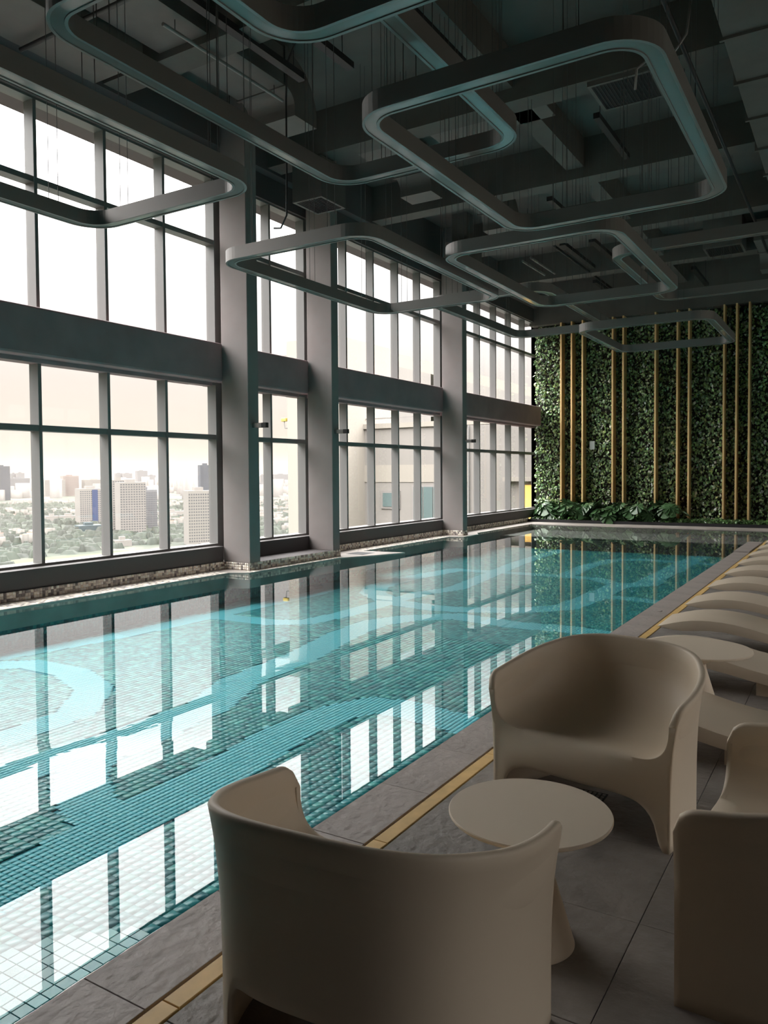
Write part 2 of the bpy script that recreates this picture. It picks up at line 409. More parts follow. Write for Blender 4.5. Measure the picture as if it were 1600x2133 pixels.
# skimmer hole in the lip beside the second column
sk = MB(); sk.box(-8.92, -8.5, 13.05, 13.5, -.04, -.034); sk.build('skimmer_hole', M['grille'], kerb_o)
GREY = np.array([(.42, .38, .33), (.34, .31, .28), (.5, .46, .4), (.18, .16, .15), (.38, .34, .3), (.45, .41, .36), (.26, .23, .21), (.12, .105, .1)])*2.6
zs = [-.0115, .0315, .0735]
for nm, x, y0, y1 in (('a', -9.366, -3, 9.97), ('b', -8.796, 9.98, 12.7), ('c', -9.366, 12.72, 18.28), ('d', -8.796, 18.3, 18.6), ('e', -9.366, 18.62, 24.5)):
    wall_tiles('mosaic_tiles', x, np.arange(y0+.021, y1, .043), zs, GREY, .0195, kerb_o)
for y, x0 in ((9.976, -9.37), (18.296, -9.37)):
    wall_tiles('mosaic_tiles', 0, np.arange(x0+.02, -8.8, .043), zs, GREY, .0195, kerb_o, y_fixed=y)
wall_tiles('mosaic_tiles', 0, np.arange(-9.35, -8.8, .043), zs, GREY, .0195, kerb_o, y_fixed=9.974)
# flat mosaic on the lip
def flat_tiles(name, x0, x1, y0, y1, z, parent):
    X_, Y_ = np.meshgrid(np.arange(x0+.0215, x1-.02, .043), np.arange(y0+.0215, y1-.02, .043), indexing='ij')
    X_, Y_ = X_.ravel(), Y_.ravel(); pal = np.array(GREY)
    c = pal[nrg.randint(0, len(pal), len(X_))]*nrg.uniform(.9, 1.1, (len(X_), 1))
    tag(tiles_obj(name, X_, Y_, .0195, z, c, True, parent, M['mosaic']), kind='stuff')
flat_tiles('lip_tiles', -9.365, -8.935, 0, 9.6, -.036, kerb_o)
flat_tiles('lip_tiles', -8.795, -8.62, 9.9, 12.5, -.036, kerb_o)
flat_tiles('lip_tiles', -9.365, -8.935, 13.75, 17.8, -.036, kerb_o)

# ------------------------------------------------------------------ setting: window wall
wl = MB()
wl.box(-10.2, -9.4, -8, 9.99, .09, .355); wl.box(-10.2, -9.4, 10.2, 12.75, .09, .355); wl.box(-10.2, -9.4, 12.7, 26, .09, .355)
wl.box(-10.2, -9.55, -8, 26.2, 6.75, 8.3)
wl.box(-9.95, -9.36, -8, 26.2, 7.2, 8.3)
wl.box(-9.86, -9.4, 10.23, 10.42, -.6, 6.8); wl.box(-9.86, -9.4, 12.78, 12.91, -.6, 6.8); wl.box(-9.86, -9.4, 18.76, 18.92, -.6, 6.8)
wl.box(-9.86, -9.4, 26.1, 26.4, -1, 8.3); wl.box(-9.86, -9.4, -8, 1.98, -.6, 6.8)
wl.box(-10.2, -9.3, -8, 26.4, -1.5, -.3)
wall_left = tag(wl.build('wall_left', M['wall']), kind='structure')
lowz, upz = (.39, 2.215, 2.30, 3.16), (3.88, 5.60, 5.68, 6.72)
def window(n, y0, y1, mull):
    """y0..y1 clear opening; mull = list of mullion near faces"""
    w = MB()
    XF, XG = -9.61, -9.77
    for (a, b_) in ((lowz[0], lowz[3]), (upz[0], upz[3])):
        w.box(XG-.04, XF, y0-.08, y1+.14, a-.05, a); w.box(XG-.04, XF, y0-.08, y1+.14, b_, b_+.05)
        w.box(XG-.04, XF, y0-.08, y0, a, b_); w.box(XG-.04, XF, y1, y1+.14, a, b_)
    o = tag(w.build('window_%d' % n, M['frame']), kind='structure')
    edges = [y0]+mull+[y1]
    for y in mull:
        for (a, b_) in ((lowz[0], lowz[3]), (upz[0], upz[3])):
            box('mullion', XG-.04, XF, y, y+.052, a, b_, M['frame'], o, bevel=.003)
    for (a, b_) in ((lowz[1], lowz[2]), (upz[1], upz[2])):
        for i in range(len(edges)-1):
            ya = edges[i]+(.052 if i else 0)
            box('transom', XG-.04, XF-.01, ya, edges[i+1], a, b_, M['frame'], o, bevel=.002)
    for z in ((lowz[0], lowz[1]), (lowz[2], lowz[3]), (upz[0], upz[1]), (upz[2], upz[3])):
        for i in range(len(edges)-1):
            ya = edges[i]+(.052 if i else 0); p = MB()
            p.add([(XG, ya, z[0]), (XG, edges[i+1], z[0]), (XG, edges[i+1], z[1]), (XG, ya, z[1])], [(0, 1, 2, 3)])
            p.build('pane', M['glass'], o)
window(1, 2.12, 10.08, [3.21, 4.35,  5.49, 6.63, 7.78, 8.92])
window(2, 10.5, 12.64, [11.557])
window(3, 12.99, 18.62, [14.14, 15.262, 16.377, 17.489])
window(4, 19.0, 25.95, [19.95, 21.155, 22.359, 23.554, 24.768])
# columns
def column(y0, y1, label):
    m = MB(); m.box(-9.4, -8.8, y0, y1, .089, 8.0)
    return tag(m.build('column', M['column'], bevel=.012), label, 'column', 'dark grey fin columns along the window wall')
column(10.0, 10.27, 'tall dark grey column nearest the camera, right of the wide city view window')
column(12.45, 12.68, 'second dark grey column, between the narrow window and the four column window')
column(18.32, 18.58, 'third dark grey column, left of the last window before the plant wall')
# spandrel beams
def beam(y0, y1, label):
    b = MB(); b.box(-10.2, -9.35, y0, y1, 3.2, 3.855)
    o = b.build('spandrel_beam', M['beam'], bevel=.035)
    b2 = MB(); b2.box(-9.75, -9.56, y0, y1-.05, 3.14, 3.2); b2.build('drip_edge', M['beam'], o)
    tag(o, label, 'beam', 'dark horizontal beams between the window rows')
beam(1.98, 9.99, 'long dark beam between upper and lower panes of the wide left window')
beam(10.3, 12.44, 'short dark beam crossing the narrow window between two columns')
beam(12.7, 18.31, 'dark beam crossing the window between second and third column')
beam(18.6, 25.7, 'dark beam crossing the farthest window beside the plant wall')
# column wall lamps
for y, w_ in ((10.13, 'nearest'), (12.56, 'second'), (18.45, 'third')):
    o = MB(); o.box(-8.8, -8.6, y-.035, y+.035, 2.39, 2.47)
    f = o.build('wall_lamp', M['lamp'], bevel=.004)
    c = MB(); c.box(-8.6, -8.5, y-.036, y+.036, 2.388, 2.472); c.build('lamp_cap', M['black'], f, bevel=.003)
    tag(f, 'small grey bar lamp sticking out from the %s column' % w_, 'wall lamp', 'bar lamps on the columns')

# ------------------------------------------------------------------ ceiling
cb = MB(); cb.box(-10.2, 7.8, -8.2, 26.4, 8.0, 8.3)
ceiling = tag(cb.build('ceiling', M['ceiling']), kind='structure')
for y in (.4, 4.0, 7.6, 11.25, 14.85, 18.45, 22.0):
    box('cross_beam', -9.4, 7.5, y, y+.4, 7.25, 8.0, M['ceiling'], ceiling)
box('end_beam', -9.7, 7.5, 25.5, 26.2, 6.62, 8.0, M['ceiling'], ceiling)
box('edge_beam', -4.9, -4.55, -8, 25.5, 7.45, 8.0, M['ceiling'], ceiling)
wr = MB(); RX = 7.5
wr.box(RX, RX+.3, -8, 26.4, -1, .3); wr.box(RX, RX+.3, -8, 26.4, 4.3, 8.3)
for a, b_ in ((-8, 1.2), (6.2, 6.6), (11.6, 12), (17, 17.4), (22.4, 26.4)): wr.box(RX, RX+.3, a, b_, .3, 6.5)
for y in (2.45, 3.7, 4.95, 7.85, 9.1, 10.35, 13.25, 14.5, 15.75, 18.65, 19.9, 21.15): wr.box(RX+.05, RX+.2, y, y+.06, .3, 6.5)
wr.box(RX+.05, RX+.2, 1.2, 22.4, 3.2, 3.8)
tag(wr.build('wall_right', M['wall']), kind='structure')
tag(box('wall_back', -10.2, 7.8, -8.3, -8, -1, 8.3, M['wall']), kind='structure')
tag(box('wall_far', -9.8, 7.8, 25.95, 26.4, -1, 8.3, M['wall']), kind='structure')
# ducts
def duct_box(name, x0, x1, y0, y1, z0, z1, label, grille=True, group=None, cat='air duct'):
    o = box(name, x0, x1, y0, y1, z0, z1, M['duct'], bevel=.006)
    if grille:
        g = MB(); g.box(x0+.05, x1-.05, y0+.05, y1-.05, z0-.012, z0-.002); go = g.build('grille', M['grille'], o)
        fr = MB()
        for a in ((x0, x1, y0, y0+.05), (x0, x1, y1-.05, y1), (x0, x0+.05, y0+.05, y1-.05), (x1-.05, x1, y0+.05, y1-.05)): fr.box(a[0], a[1], a[2], a[3], z0-.02, z0-.001)
        fr.build('grille_frame', M['duct'], o)
        sl = MB(); n = int((x1-x0-.1)/.05)
        for i in range(n): sl.box(x0+.06+i*.05, x0+.07+i*.05, y0+.05, y1-.05, z0-.02, z0-.003)
        sl.build('grille_slats', M['black'], go)
    if grille and z1 < 7.9:
        n_ = MB(); n_.box(x0+.15, x1-.15, y0+.15, y1-.15, z1, 8.0); n_.build('neck', M['duct'], o)
    return tag(o, label, cat, group)
duct_box('air_diffuser', -3.42, -2.5, 11.3, 12.2, 7.2, 7.95, 'square grey air diffuser box inside the big right hand lamp loop', cat='air diffuser', group='ceiling diffuser boxes')
duct_box('air_diffuser', -8.75, -8.1, 11.2, 11.95, 6.5, 7.2, 'square air diffuser box hanging beside the nearest column head', cat='air diffuser', group='ceiling diffuser boxes')
duct_box('air_diffuser', -3.4, -2.5, 21.0, 21.9, 7.2, 7.95, 'square air diffuser box high at the far right of the ceiling', cat='air diffuser', group='ceiling diffuser boxes')
duct_box('air_diffuser', -8.8, -8.1, 17.3, 18.0, 6.6, 7.3, 'square air diffuser box hanging beside the third column head', cat='air diffuser', group='ceiling diffuser boxes')
duct_box('air_duct', -9.3, -8.3, 2.0, 7.4, 7.15, 7.6, 'long flat duct along the window head at the near left', grille=False)
duct_box('air_duct', -6.4, -4.3, 11.9, 12.5, 7.45, 7.9, 'flat branch duct under the ceiling beside the diffuser box', grille=False)
duct_box('air_duct', -1.5, 1.6, -6, 24, 7.0, 7.8, 'wide flat duct running along the right side of the ceiling', grille=False)
fl = MB()
for i in range(22): fl.box(-1.54, 1.64, -5+i*1.3, -4.95+i*1.3, 6.96, 7.84)
d = fl.build('flanges', M['duct']); d['label'] = 'duct flanges'
d.parent = [o for o in sc.objects if o.name.startswith('air_duct')][-1]; d['kind'] = 'stuff'
# main duct with curved drops along the window side
def elbow_duct(name, x0, x1, y, z_top, rad, h, ln, label, back=1):
    """horizontal duct along Y that bends down through a quarter circle"""
    m = MB(); pts = []
    n = 14
    path = [(y-back*ln, z_top-h/2)]+[(y+back*rad*math.sin(a), z_top-h/2-rad*(1-math.cos(a))) for a in [PI/2*i/n for i in range(n+1)]]+[(y+back*rad, z_top-h/2-rad-.12)]
    V = []
    for i, (py, pz) in enumerate(path):
        if i == 0: t = (1, 0)
        elif i == len(path)-1: t = (0, -1)
        else:
            a = PI/2*(i-1)/n; t = (math.cos(a), -math.sin(a))
        nx, nz = -t[1]*back, t[0]
        for (sx, sn) in ((x0, -1), (x1, -1), (x1, 1), (x0, 1)): V.append((sx, py+nx*sn*h/2, pz+nz*sn*h/2))
    F = [(3, 2, 1, 0), tuple(len(V)-4+k for k in range(4))]
    for i in range(len(path)-1):
        for k in range(4): F.append((i*4+k, i*4+(k+1) % 4, i*4+4+(k+1) % 4, i*4+4+k))
    m.add(V, F); o = m.build(name, M['duct'])
    f = MB(); f.box(x0-.03, x1+.03, y-.03, y+.03, z_top-h-.02, z_top+.02); f.build('flange', M['duct'], o)
    return tag(o, label, 'air duct', 'ducts with curved down turns')
elbow_duct('air_duct', -8.2, -7.3, 9.2, 7.9, .5, .55, 5.5, 'long duct over the left lamp loops bending down at its far end')
elbow_duct('air_duct', -7.9, -7.2, 13.4, 7.95, .45, .5, 1.4, 'short duct with a curved end above the second column')
elbow_duct('air_duct', -7.4, -6.7, 16.3, 7.95, .45, .5, 1.2, 'short duct with a curved end above the third column')
elbow_duct('air_duct', -6.9, -6.1, 4.6, 7.95, .6, .5, 3.0, 'wide curved duct at the top left behind the lamp loops')
elbow_duct('air_duct', -2.2, -1.5, 21.8, 7.6, .5, .5, 1.2, 'duct bending down at the far right of the ceiling')
# linear tracks, tubes, pipes
lin = [(-7.43, 6.95, 9.3, 7.2, .03, 1), (-6.83, 6.7, 9.0, 7.2, .06, 0), (-6.07, 8.3, 9.1, 7.2, .06, 0), (-5.0, 7.2, 10.0, 7.2, .07, 0), (-4.7, 7.2, 10.0, 7.2, .04, 0),
       (-5.6, 5.2, 7.4, 7.3, .06, 0), (-2.3, 12.3, 13.6, 7.2, .05, 0), (-3.6, 12.4, 14.3, 7.2, .05, 0), (-7.65, 19.6, 21.3, 7.2, .04, 1), (-7.35, 19.4, 21.3, 7.2, .04, 1), (-6.3, 18.8, 21.4, 7.2, .07, 0),
       (-5.6, 18.9, 21.3, 7.2, .07, 0), (-4.6, 19.0, 21.6, 7.2, .04, 1), (-6.9, 15.6, 18.2, 7.2, .06, 0), (-5.5, 15.6, 17.9, 7.2, .06, 0), (-8.4, 7.2, 9.4, 7.1, .05, 0), (-3.9, 22.6, 24.8, 7.1, .06, 0), (-5.2, 22.6, 24.8, 7.1, .06, 0), (-6.6, 22.6, 24.8, 7.1, .06, 0)]
LINL = ['slim pale tube lamp hung over the two nearest left lamp loops', 'black ceiling track just right of the slim pale tube lamp at the upper left', 'short black ceiling track left of the lamp loop cut off by the top edge',
 'wide black ceiling track behind the corner of the largest lamp loop', 'thin black ceiling track beside the wide one behind the largest loop', 'black ceiling track seen through the top left lamp loop', 'black ceiling track behind the upper diffuser box',
 'long black ceiling track left of the upper diffuser box', 'left one of a close pair of bright slim tube lamps in the far ceiling', 'right one of a close pair of bright slim tube lamps in the far ceiling', 'black far ceiling track next to the pair of tube lamps',
 'second black far ceiling track to the right of the tube lamp pair', 'single slim tube lamp under the far ceiling, right of the tracks', 'black ceiling track above the third column', 'black ceiling track above the loop that crosses the columns',
 'black ceiling track beside the nearest column head', 'rightmost black track right above the plant wall', 'middle black track right above the plant wall', 'leftmost black track right above the plant wall']
for i, (x, a, b_, z, w, pale) in enumerate(lin):
    m = MB()
    if pale: m.tube([(x, a, z), (x, b_, z)], w*.8, 10)
    else: m.box(x-w, x+w, a, b_, z, z+.09)
    o = m.build('tube_lamp' if pale else 'ceiling_track', M['lamp'] if pale else M['black'])
    for y in (a+.2, b_-.2):
        h = MB(); h.tube([(x, y, z+.02), (x, y, 7.99)], .006, 5); h.build('hanger_rod', M['black'], o)
    tag(o, LINL[i], 'lamp' if pale else 'track', 'ceiling tube lamps' if pale else 'black ceiling tracks')
pp = [([(-6.6, 12.9, 7.3), (-6.6, 25, 7.3)], .035, 'thin dark pipe running lengthwise under the far ceiling'),
      ([(-2.0, 9, 7.1), (-2.0, 25, 7.1)], .03, 'thin dark pipe beside the wide right hand duct'),
      ([(-9.2, 6.2, 7.05), (-3.2, 6.2, 7.05)], .03, 'dark pipe crossing the ceiling at the near left')]
for P, r, lab in pp:
    m = MB(); m.tube(P, r, 10); tag(m.build('pipe', M['black'], smooth=True), lab, 'pipe')
# flex conduit hanging by the nearest column
c = MB(); c.tube([(-6.1, 8.6, 7.9), (-6.6, 8.7, 7.75), (-6.95, 8.8, 7.4), (-7.05, 8.9, 6.9), (-7.05, 8.9, 5.9), (-7.1, 8.95, 5.35), (-7.25, 9.0, 5.2), (-7.38, 9.0, 5.22)], .014, 8)
tag(c.build('conduit', M['black'], smooth=True), 'black conduit hanging down in front of the nearest column', 'cable')
c = MB(); c.tube([(-1.75, 9.9, 7.2), (-1.8, 9.9, 6.8), (-2.0, 9.9, 6.55), (-2.25, 9.95, 6.65), (-2.4, 10, 6.6), (-2.42, 10, 6.35)], .016, 8)
tag(c.build('conduit', M['lamp'], smooth=True), 'looped grey flexible conduit behind the big right hand lamp loop', 'cable')

# ------------------------------------------------------------------ pendant lamp loops
def loop_path(x0, x1, y0, y1, r, n=10):
    pts = []
    for cx, cy, a0 in ((x1-r, y0+r, -PI/2), (x1-r, y1-r, 0), (x0+r, y1-r, PI/2), (x0+r, y0+r, PI)):
        for i in range(n+1):
            a = a0+PI/2*i/n; pts.append((cx+r*math.cos(a), cy+r*math.sin(a), math.cos(a), math.sin(a)))
    return pts
def sweep(pts, prof, z):
    """closed path with outward normals; profile = (inward offset, height)"""
    m = MB(); n = len(pts); k = len(prof)
    V = [(x-nx*u, y-ny*u, z+h) for (x, y, nx, ny) in pts for (u, h) in prof]
    F = [(i*k+j, i*k+(j+1) % k, ((i+1) % n)*k+(j+1) % k, ((i+1) % n)*k+j) for i in range(n) for j in range(k)]
    m.add(V, F); return m
def lamp_loop(x0, x1, y0, y1, z, label, W=.13, Hh=.145, r=.34):
    cx, cy = (x0+x1)/2, (y0+y1)/2
    e = empty('pendant_lamp', (cx, cy, z), 0, label, 'pendant lamp', 'rounded rectangular lamp loops')
    P = [(x-cx, y-cy, nx, ny) for x, y, nx, ny in loop_path(x0, x1, y0, y1, r)]
    body = sweep(P, [(0, 0), (0, Hh), (W, Hh), (W, 0), (W-.022, 0), (W-.022, .014), (.022, .014), (.022, 0)], 0).build('channel', M['lamp'], e)
    for p in body.data.polygons: p.use_smooth = False
    sweep(P, [(.0225, .006), (.0225, .012), (W-.0225, .012), (W-.0225, .006)], 0).build('diffuser', M['diffuser'], e)
    cm = MB(); cm.tube([(0, 0, 0), (0, 0, 8.0-z-Hh)], .0035, 4); cme = cm.mesh('suspension_cable', M['cable'])
    def put(x, y):
        o = bpy.data.objects.new('suspension_cable', cme); link(o, e); o.location = (x, y, Hh)
    hx, hy = (x1-x0)/2-.065, (y1-y0)/2-.065
    for sy in (-1, 1):
        for t in np.linspace(-hx+.45, hx-.45, 2):
            for d_ in (-.035, .035): put(t+d_*1.3, sy*hy+d_*.3)
    for sx in (-1, 1):
        for t in np.linspace(-hy+.5, hy-.5, 3):
            for d_ in (-.035, .035): put(sx*hx+d_*.3, t+d_*1.3)
lamp_loop(-6.98, -4.68, 1.9, 5.55, 4.2, 'grey lamp loop at the far left, in front of the near windows')
lamp_loop(-4.57, -2.52, 3.1, 6.6, 4.5, 'grey lamp loop at the top left, its right run passing behind the largest loop')
lamp_loop(-3.24, -1.05, 4.77, 8.06, 4.2, 'largest looking grey lamp loop, nearest at the upper right with a lit outer edge')
lamp_loop(-3.05, -.7, .5, 3.87, 4.2, 'grey lamp loop cut off by the top edge of the picture')
lamp_loop(-6.77, -4.54, 7.1, 10.95, 4.2, 'grey lamp loop crossing in front of the three columns')
lamp_loop(-4.36, -2.2, 8.35, 11.88, 4.2, 'grey lamp loop just beyond the largest loop, its corners under the dark ceiling')
lamp_loop(-6.4, -4.25, 11.9, 15.95, 4.5, 'dark grey lamp loop beyond the columns, before the last window')
lamp_loop(-3.02, .6, 10.9, 14.35, 4.6, 'grey lamp loop at the right edge of the picture')
lamp_loop(-4.5, -2.13, 14.12, 17.28, 4.2, 'farthest grey lamp loop, in front of the plant wall')

# ------------------------------------------------------------------ tub chairs
def tub_chair_mesh():
    a, D, hb, ht, fl_, n, pw = .435, .643, .735, .605, .03, 3.2, .874
    zs_, zf = .345, .375
    # arc-length sampling of the U plan from right arm tip over the back to the left arm tip
    th = np.linspace(0, PI, 1500)
    u = a*np.sign(np.cos(th))*np.abs(np.cos(th))**(2/n); v = -D*np.sin(th)**(2/n)
    s = np.r_[0, np.cumsum(np.hypot(np.diff(u), np.diff(v)))]
    K = 96; g = np.linspace(0, 1, K+1); g = g*s[-1]
    u = np.interp(g, s, u); v = np.interp(g, s, v); th = np.interp(g, s, th)
    si = np.clip(-v/D, 0, 1)
    # outward plan normal
    du = np.gradient(u); dv = np.gradient(v); ln = np.hypot(du, dv); nx, ny = dv/ln, -du/ln
    sgn = np.sign(nx[0]) if abs(nx[0]) > .1 else 1; nx *= sgn; ny *= sgn
    sth = np.sin(th)
    zr = ht+(hb-ht)*sth**pw
    rc = .075; d = np.clip(-v, 0, rc); zr = zr-rc*(1-np.sqrt(np.clip(1-(1-d/rc)**2, 0, 1)))*.9
    zb = np.where(v < -D*.80, .275*(1-np.clip((np.abs(u)-.19)/.10, 0, 1)**3)**(1/2.5), 0)
    NS = 22; m_ = 2.9
    BB = [1-math.cos(PI/2*j/NS)**(2/m_) for j in range(NS+1)]; DZ = [math.sin(PI/2*j/NS)**(2/m_) for j in range(NS+1)]
    NB = 9; zc = [zr[0]+(zf-zr[0])*q for q in DZ]          # heights of the arm's front curve, tip to seat
    fr_ = [zf*k/NB/zr[0] for k in range(NB)]+[q/zr[0] for q in zc[::-1]]
    NW = len(fr_)-1; fr_[-1] = 1.0
    V = []; rows = []
    for j in range(NW+1):     # outer wall, bottom to rim
        t = fr_[j]; z = zb+(zr-zb)*t; h = z/.74
        off = (fl_+.035*np.clip(1-sth*1.6, 0, 1))*h**4*1.5
        rows.append([(u[i]+nx[i]*off[i], v[i]+ny[i]*off[i]*.8, z[i]) for i in range(K+1)])
    top = rows[-1]
    for dz, q in ((.010, .006), (.013, .016), (.009, .027)):   # rounded rim
        rows.append([(top[i][0]-nx[i]*q, top[i][1]-ny[i]*q*.8, zr[i]+dz) for i in range(K+1)])
    rim = [(top[i][0]-nx[i]*.034, top[i][1]-ny[i]*.034*.8, zr[i]) for i in range(K+1)]
    Tx = .60*u
    for j in range(NS+1):     # inner shell, rim to the front line of the seat
        bb, dzf = BB[j], DZ[j]; row = []
        for i in range(K+1):
            vv = rim[i][1]*(1-bb); zt = zf-(zf-zs_)*min(1, max(0, -vv)/.22)
            row.append((rim[i][0]*(1-bb)+Tx[i]*bb, vv, rim[i][2]+(zt-rim[i][2])*dzf))
        rows.append(row)
    nr = len(rows); W = K+1
    V = [p for r_ in rows for p in r_]
    F = [(j*W+i, j*W+i+1, (j+1)*W+i+1, (j+1)*W+i) for j in range(nr-1) for i in range(K)]
    # front faces of the arms: rows from the inner curve straight across to the outer edge
    j0 = NW+4; S = 10; aw = a-.045; last = {}
    for side, ci in ((1, 0), (-1, K)):
        F.append(tuple(j*W+ci for j in range(NW, j0+1)))
        prev = None
        for j in range(0, NS+1):
            ii = (j0+j)*W+ci; oo = (NW-j)*W+ci; pi, po = np.array(V[ii]), np.array(V[oo])
            row = [ii]
            for k in range(1, S): V.append(tuple(pi+(po-pi)*k/S)); row.append(len(V)-1)
            row.append(oo)
            if prev:
                for k in range(S): F.append((prev[k], prev[k+1], row[k+1], row[k]))
            prev = row
        last[side] = prev
    topi = last[1][::-1]+[(nr-1)*W+i for i in range(1, K)]+last[-1]
    prev = topi; n1 = len(topi)
    for r_ in range(1, NB+1):
        t = r_/NB; cur = []
        for k in range(n1):
            if k == 0: cur.append((NB-r_)*W); continue
            if k == n1-1: cur.append((NB-r_)*W+K); continue
            p = V[topi[k]]; ax = abs(p[0])
            za = .205*max(0, 1-(min(ax, aw)/aw)**7)**.55
            cw = max(0, 1-(ax/.42)**2)**1.3
            V.append((p[0], p[1]+.05*math.sin(PI*min(1, t*.9))**.8*cw, zf*(1-t)+za*t)); cur.append(len(V)-1)
        for k in range(n1-1): F.append((prev[k], prev[k+1], cur[k+1], cur[k]))
        prev = cur
    F = [tuple(dict.fromkeys(f)) for f in F]; F = [f for f in F if len(f) > 2]
    me = bpy.data.meshes.new('shell'); me.from_pydata([tuple(map(float, p)) for p in V], [], F)
    me.materials.append(M['chair'])
    import bmesh
    bm_ = bmesh.new(); bm_.from_mesh(me)
    bmesh.ops.remove_doubles(bm_, verts=bm_.verts, dist=.0006)
    bmesh.ops.recalc_face_normals(bm_, faces=bm_.faces)
    bmesh.ops.smooth_vert
    bm_.to_mesh(me); bm_.free()
    me.polygons.foreach_set('use_smooth', [True]*len(me.polygons)); me.update()
    return me
chair_me = tub_chair_mesh()
def tub_chair(x, y, rz, label):
    o = bpy.data.objects.new('tub_chair', chair_me); link(o)
    o.location = (x, y, 0); o.rotation_euler = (0, 0, rz)
    s_ = o.modifiers.new('thickness', 'SOLIDIFY'); s_.thickness = .018; s_.offset = -1; s_.use_even_offset = False
    return tag(o, label, 'armchair', 'taupe moulded tub chairs')
tub_chair(-1.183, 2.105, .082, 'taupe plastic tub chair seen from behind, its back towards the camera')
tub_chair(-1.084, 3.408, 2.967, 'taupe plastic tub chair facing the camera across the round table')
tub_chair(-.44, 2.819, 1.539, 'taupe plastic tub chair cut off by the right edge, seen from its side')

# ------------------------------------------------------------------ round tables
def side_table(x, y, label, s=1.0):
    e = empty('side_table', (x, y, 0), 0, label, 'table', 'round taupe side tables')
    m = MB(); m.lathe([(0, 0), (.146, 0), (.15, .004), (.145, .02), (.062, .30), (.055, .33), (.055, .35), (0, .35)], 64)
    m.build('pedestal', M['table'], e, smooth=False).data.polygons.foreach_set('use_smooth', [True]*len(m.f))
    m = MB(); m.lathe([(0, .35), (.055, .35), (.16, .415), (.272*s, .436), (.2755*s, .441), (.2755*s, .447), (.273*s, .45), (0, .45)], 96)
    t = m.build('tabletop', M['table'], e)
    bv = t.modifiers.new('n', 'EDGE_SPLIT'); bv.split_angle = R(30)
    t.data.polygons.foreach_set('use_smooth', [True]*len(t.data.polygons))
    return e
side_table(-.943, 2.478, 'round taupe pedestal table between the three tub chairs')
side_table(-.885, 5.35, 'round taupe pedestal table behind the chair that faces the camera', 1.22)
side_table(-.3, 7.95, 'round taupe pedestal table between two loungers at the right edge', 1.1)

# ------------------------------------------------------------------ sun loungers
TOP = [(0, .19), (.06, .208), (.14, .232), (.22, .252), (.3, .266), (.38, .273), (.45, .275), (.55, .271), (.65, .26), (.78, .236), (.92, .203), (1.05, .18), (1.15, .172), (1.25, .18), (1.36, .21), (1.5, .27), (1.65, .36), (1.8, .47), (1.95, .585), (2.02, .63)]
BOT = [(0, .19), (.06, .178), (.14, .166), (.22, .163), (.3, .170), (.38, .180), (.45, .185), (.55, .184), (.65, .172), (.78, .15), (.92, .122), (1.05, .1), (1.15, .092), (1.25, .1), (1.36, .13), (1.5, .195), (1.65, .295), (1.8, .415), (1.95, .55), (2.02, .62)]
def lounger_mesh():
    m = MB(); Wd = .66; n = len(TOP)
    V = [(x, y, z) for y in (0, Wd) for P in (TOP, BOT) for (x, z) in P]
    F = []
    for i in range(n-1):
        F.append((i, i+1, 2*n+i+1, 2*n+i))
        F.append((n+i, 3*n+i, 3*n+i+1, n+i+1))
        F.append((i, n+i, n+i+1, i+1)); F.append((2*n+i, 2*n+i+1, 3*n+i+1, 3*n+i))
    F.append((n-1, 3*n-1, 4*n-1, 2*n-1)) if 0 else F.append((n-1, 2*n-1, 4*n-1, 3*n-1))
    m.add(V, F); me = m.mesh('shell', M['lounger'])
    import bmesh
    b = bmesh.new(); b.from_mesh(me); bmesh.ops.remove_doubles(b, verts=b.verts, dist=.0005); bmesh.ops.recalc_face_normals(b, faces=b.faces)
    b.to_mesh(me); b.free(); return me
lme = lounger_mesh()
bb = MB()
bb.prism([(.95, .1), (1.35, .1), (1.35, .56), (.95, .56)], 0, .1)
bme = bb.mesh('base', M['lounger'])
def lounger(x, y, label):
    e = empty('sun_lounger', (x, y, 0), 0, label, 'sun lounger', 'wave shaped loungers along the pool edge')
    o = bpy.data.objects.new('shell', lme); link(o, e)
    for p in lme.polygons: p.use_smooth = True
    b = o.modifiers.new('bevel', 'BEVEL'); b.width = .006; b.segments = 2; b.limit_method = 'ANGLE'; b.angle_limit = R(40)
    es = o.modifiers.new('split', 'EDGE_SPLIT'); es.split_angle = R(40)
    o = bpy.data.objects.new('base', bme); link(o, e)
    return e
ORD = ['nearest taupe wave lounger, partly behind the chair facing the camera', 'second taupe wave lounger, half hidden by the far round table', 'third taupe wave lounger, its pointed foot reaching the yellow strip beyond the table',
       'fourth taupe wave lounger, with a dark gap under its arch', 'fifth taupe wave lounger, a small round table at its right', 'sixth taupe wave lounger from the chairs', 'seventh taupe wave lounger from the chairs', 'eighth taupe wave lounger from the chairs', 'ninth taupe wave lounger, thin in the distance', 'farthest taupe wave lounger before the end of the deck']
for y, lab in zip((4.42, 5.95, 7.31, 8.62, 10.05, 11.43, 12.77, 14.1, 15.45, 16.85), ORD): lounger(-1.555, y, lab)

# small things on the deck
g = MB(); g.box(-.12, .12, -.05, .05, -.003, .002)
dr = g.build('floor_drain', M['grille'], loc=(-1.16, 3.76, 0))
s_ = MB()
for i in range(10):
    for j in range(3): s_.box(-.11+i*.023, -.096+i*.023, -.042+j*.03, -.02+j*.03, .002, .0035)
tag(s_.build('grate_bars', M['lamp'], dr), kind='stuff')
tag(dr, 'small slotted metal floor drain under the chair facing the camera', 'floor drain')
g = MB(); g.lathe([(0, .004), (.045, .004), (.05, 0)], 24)
tag(g.build('cover_cap', M['coping'], loc=(-1.95, 9.2, .0)), 'small round cover cap on the pool coping', 'cap')
g = MB(); g.box(-2.05, -1.75, 19.0, 19.3, 0, .35)

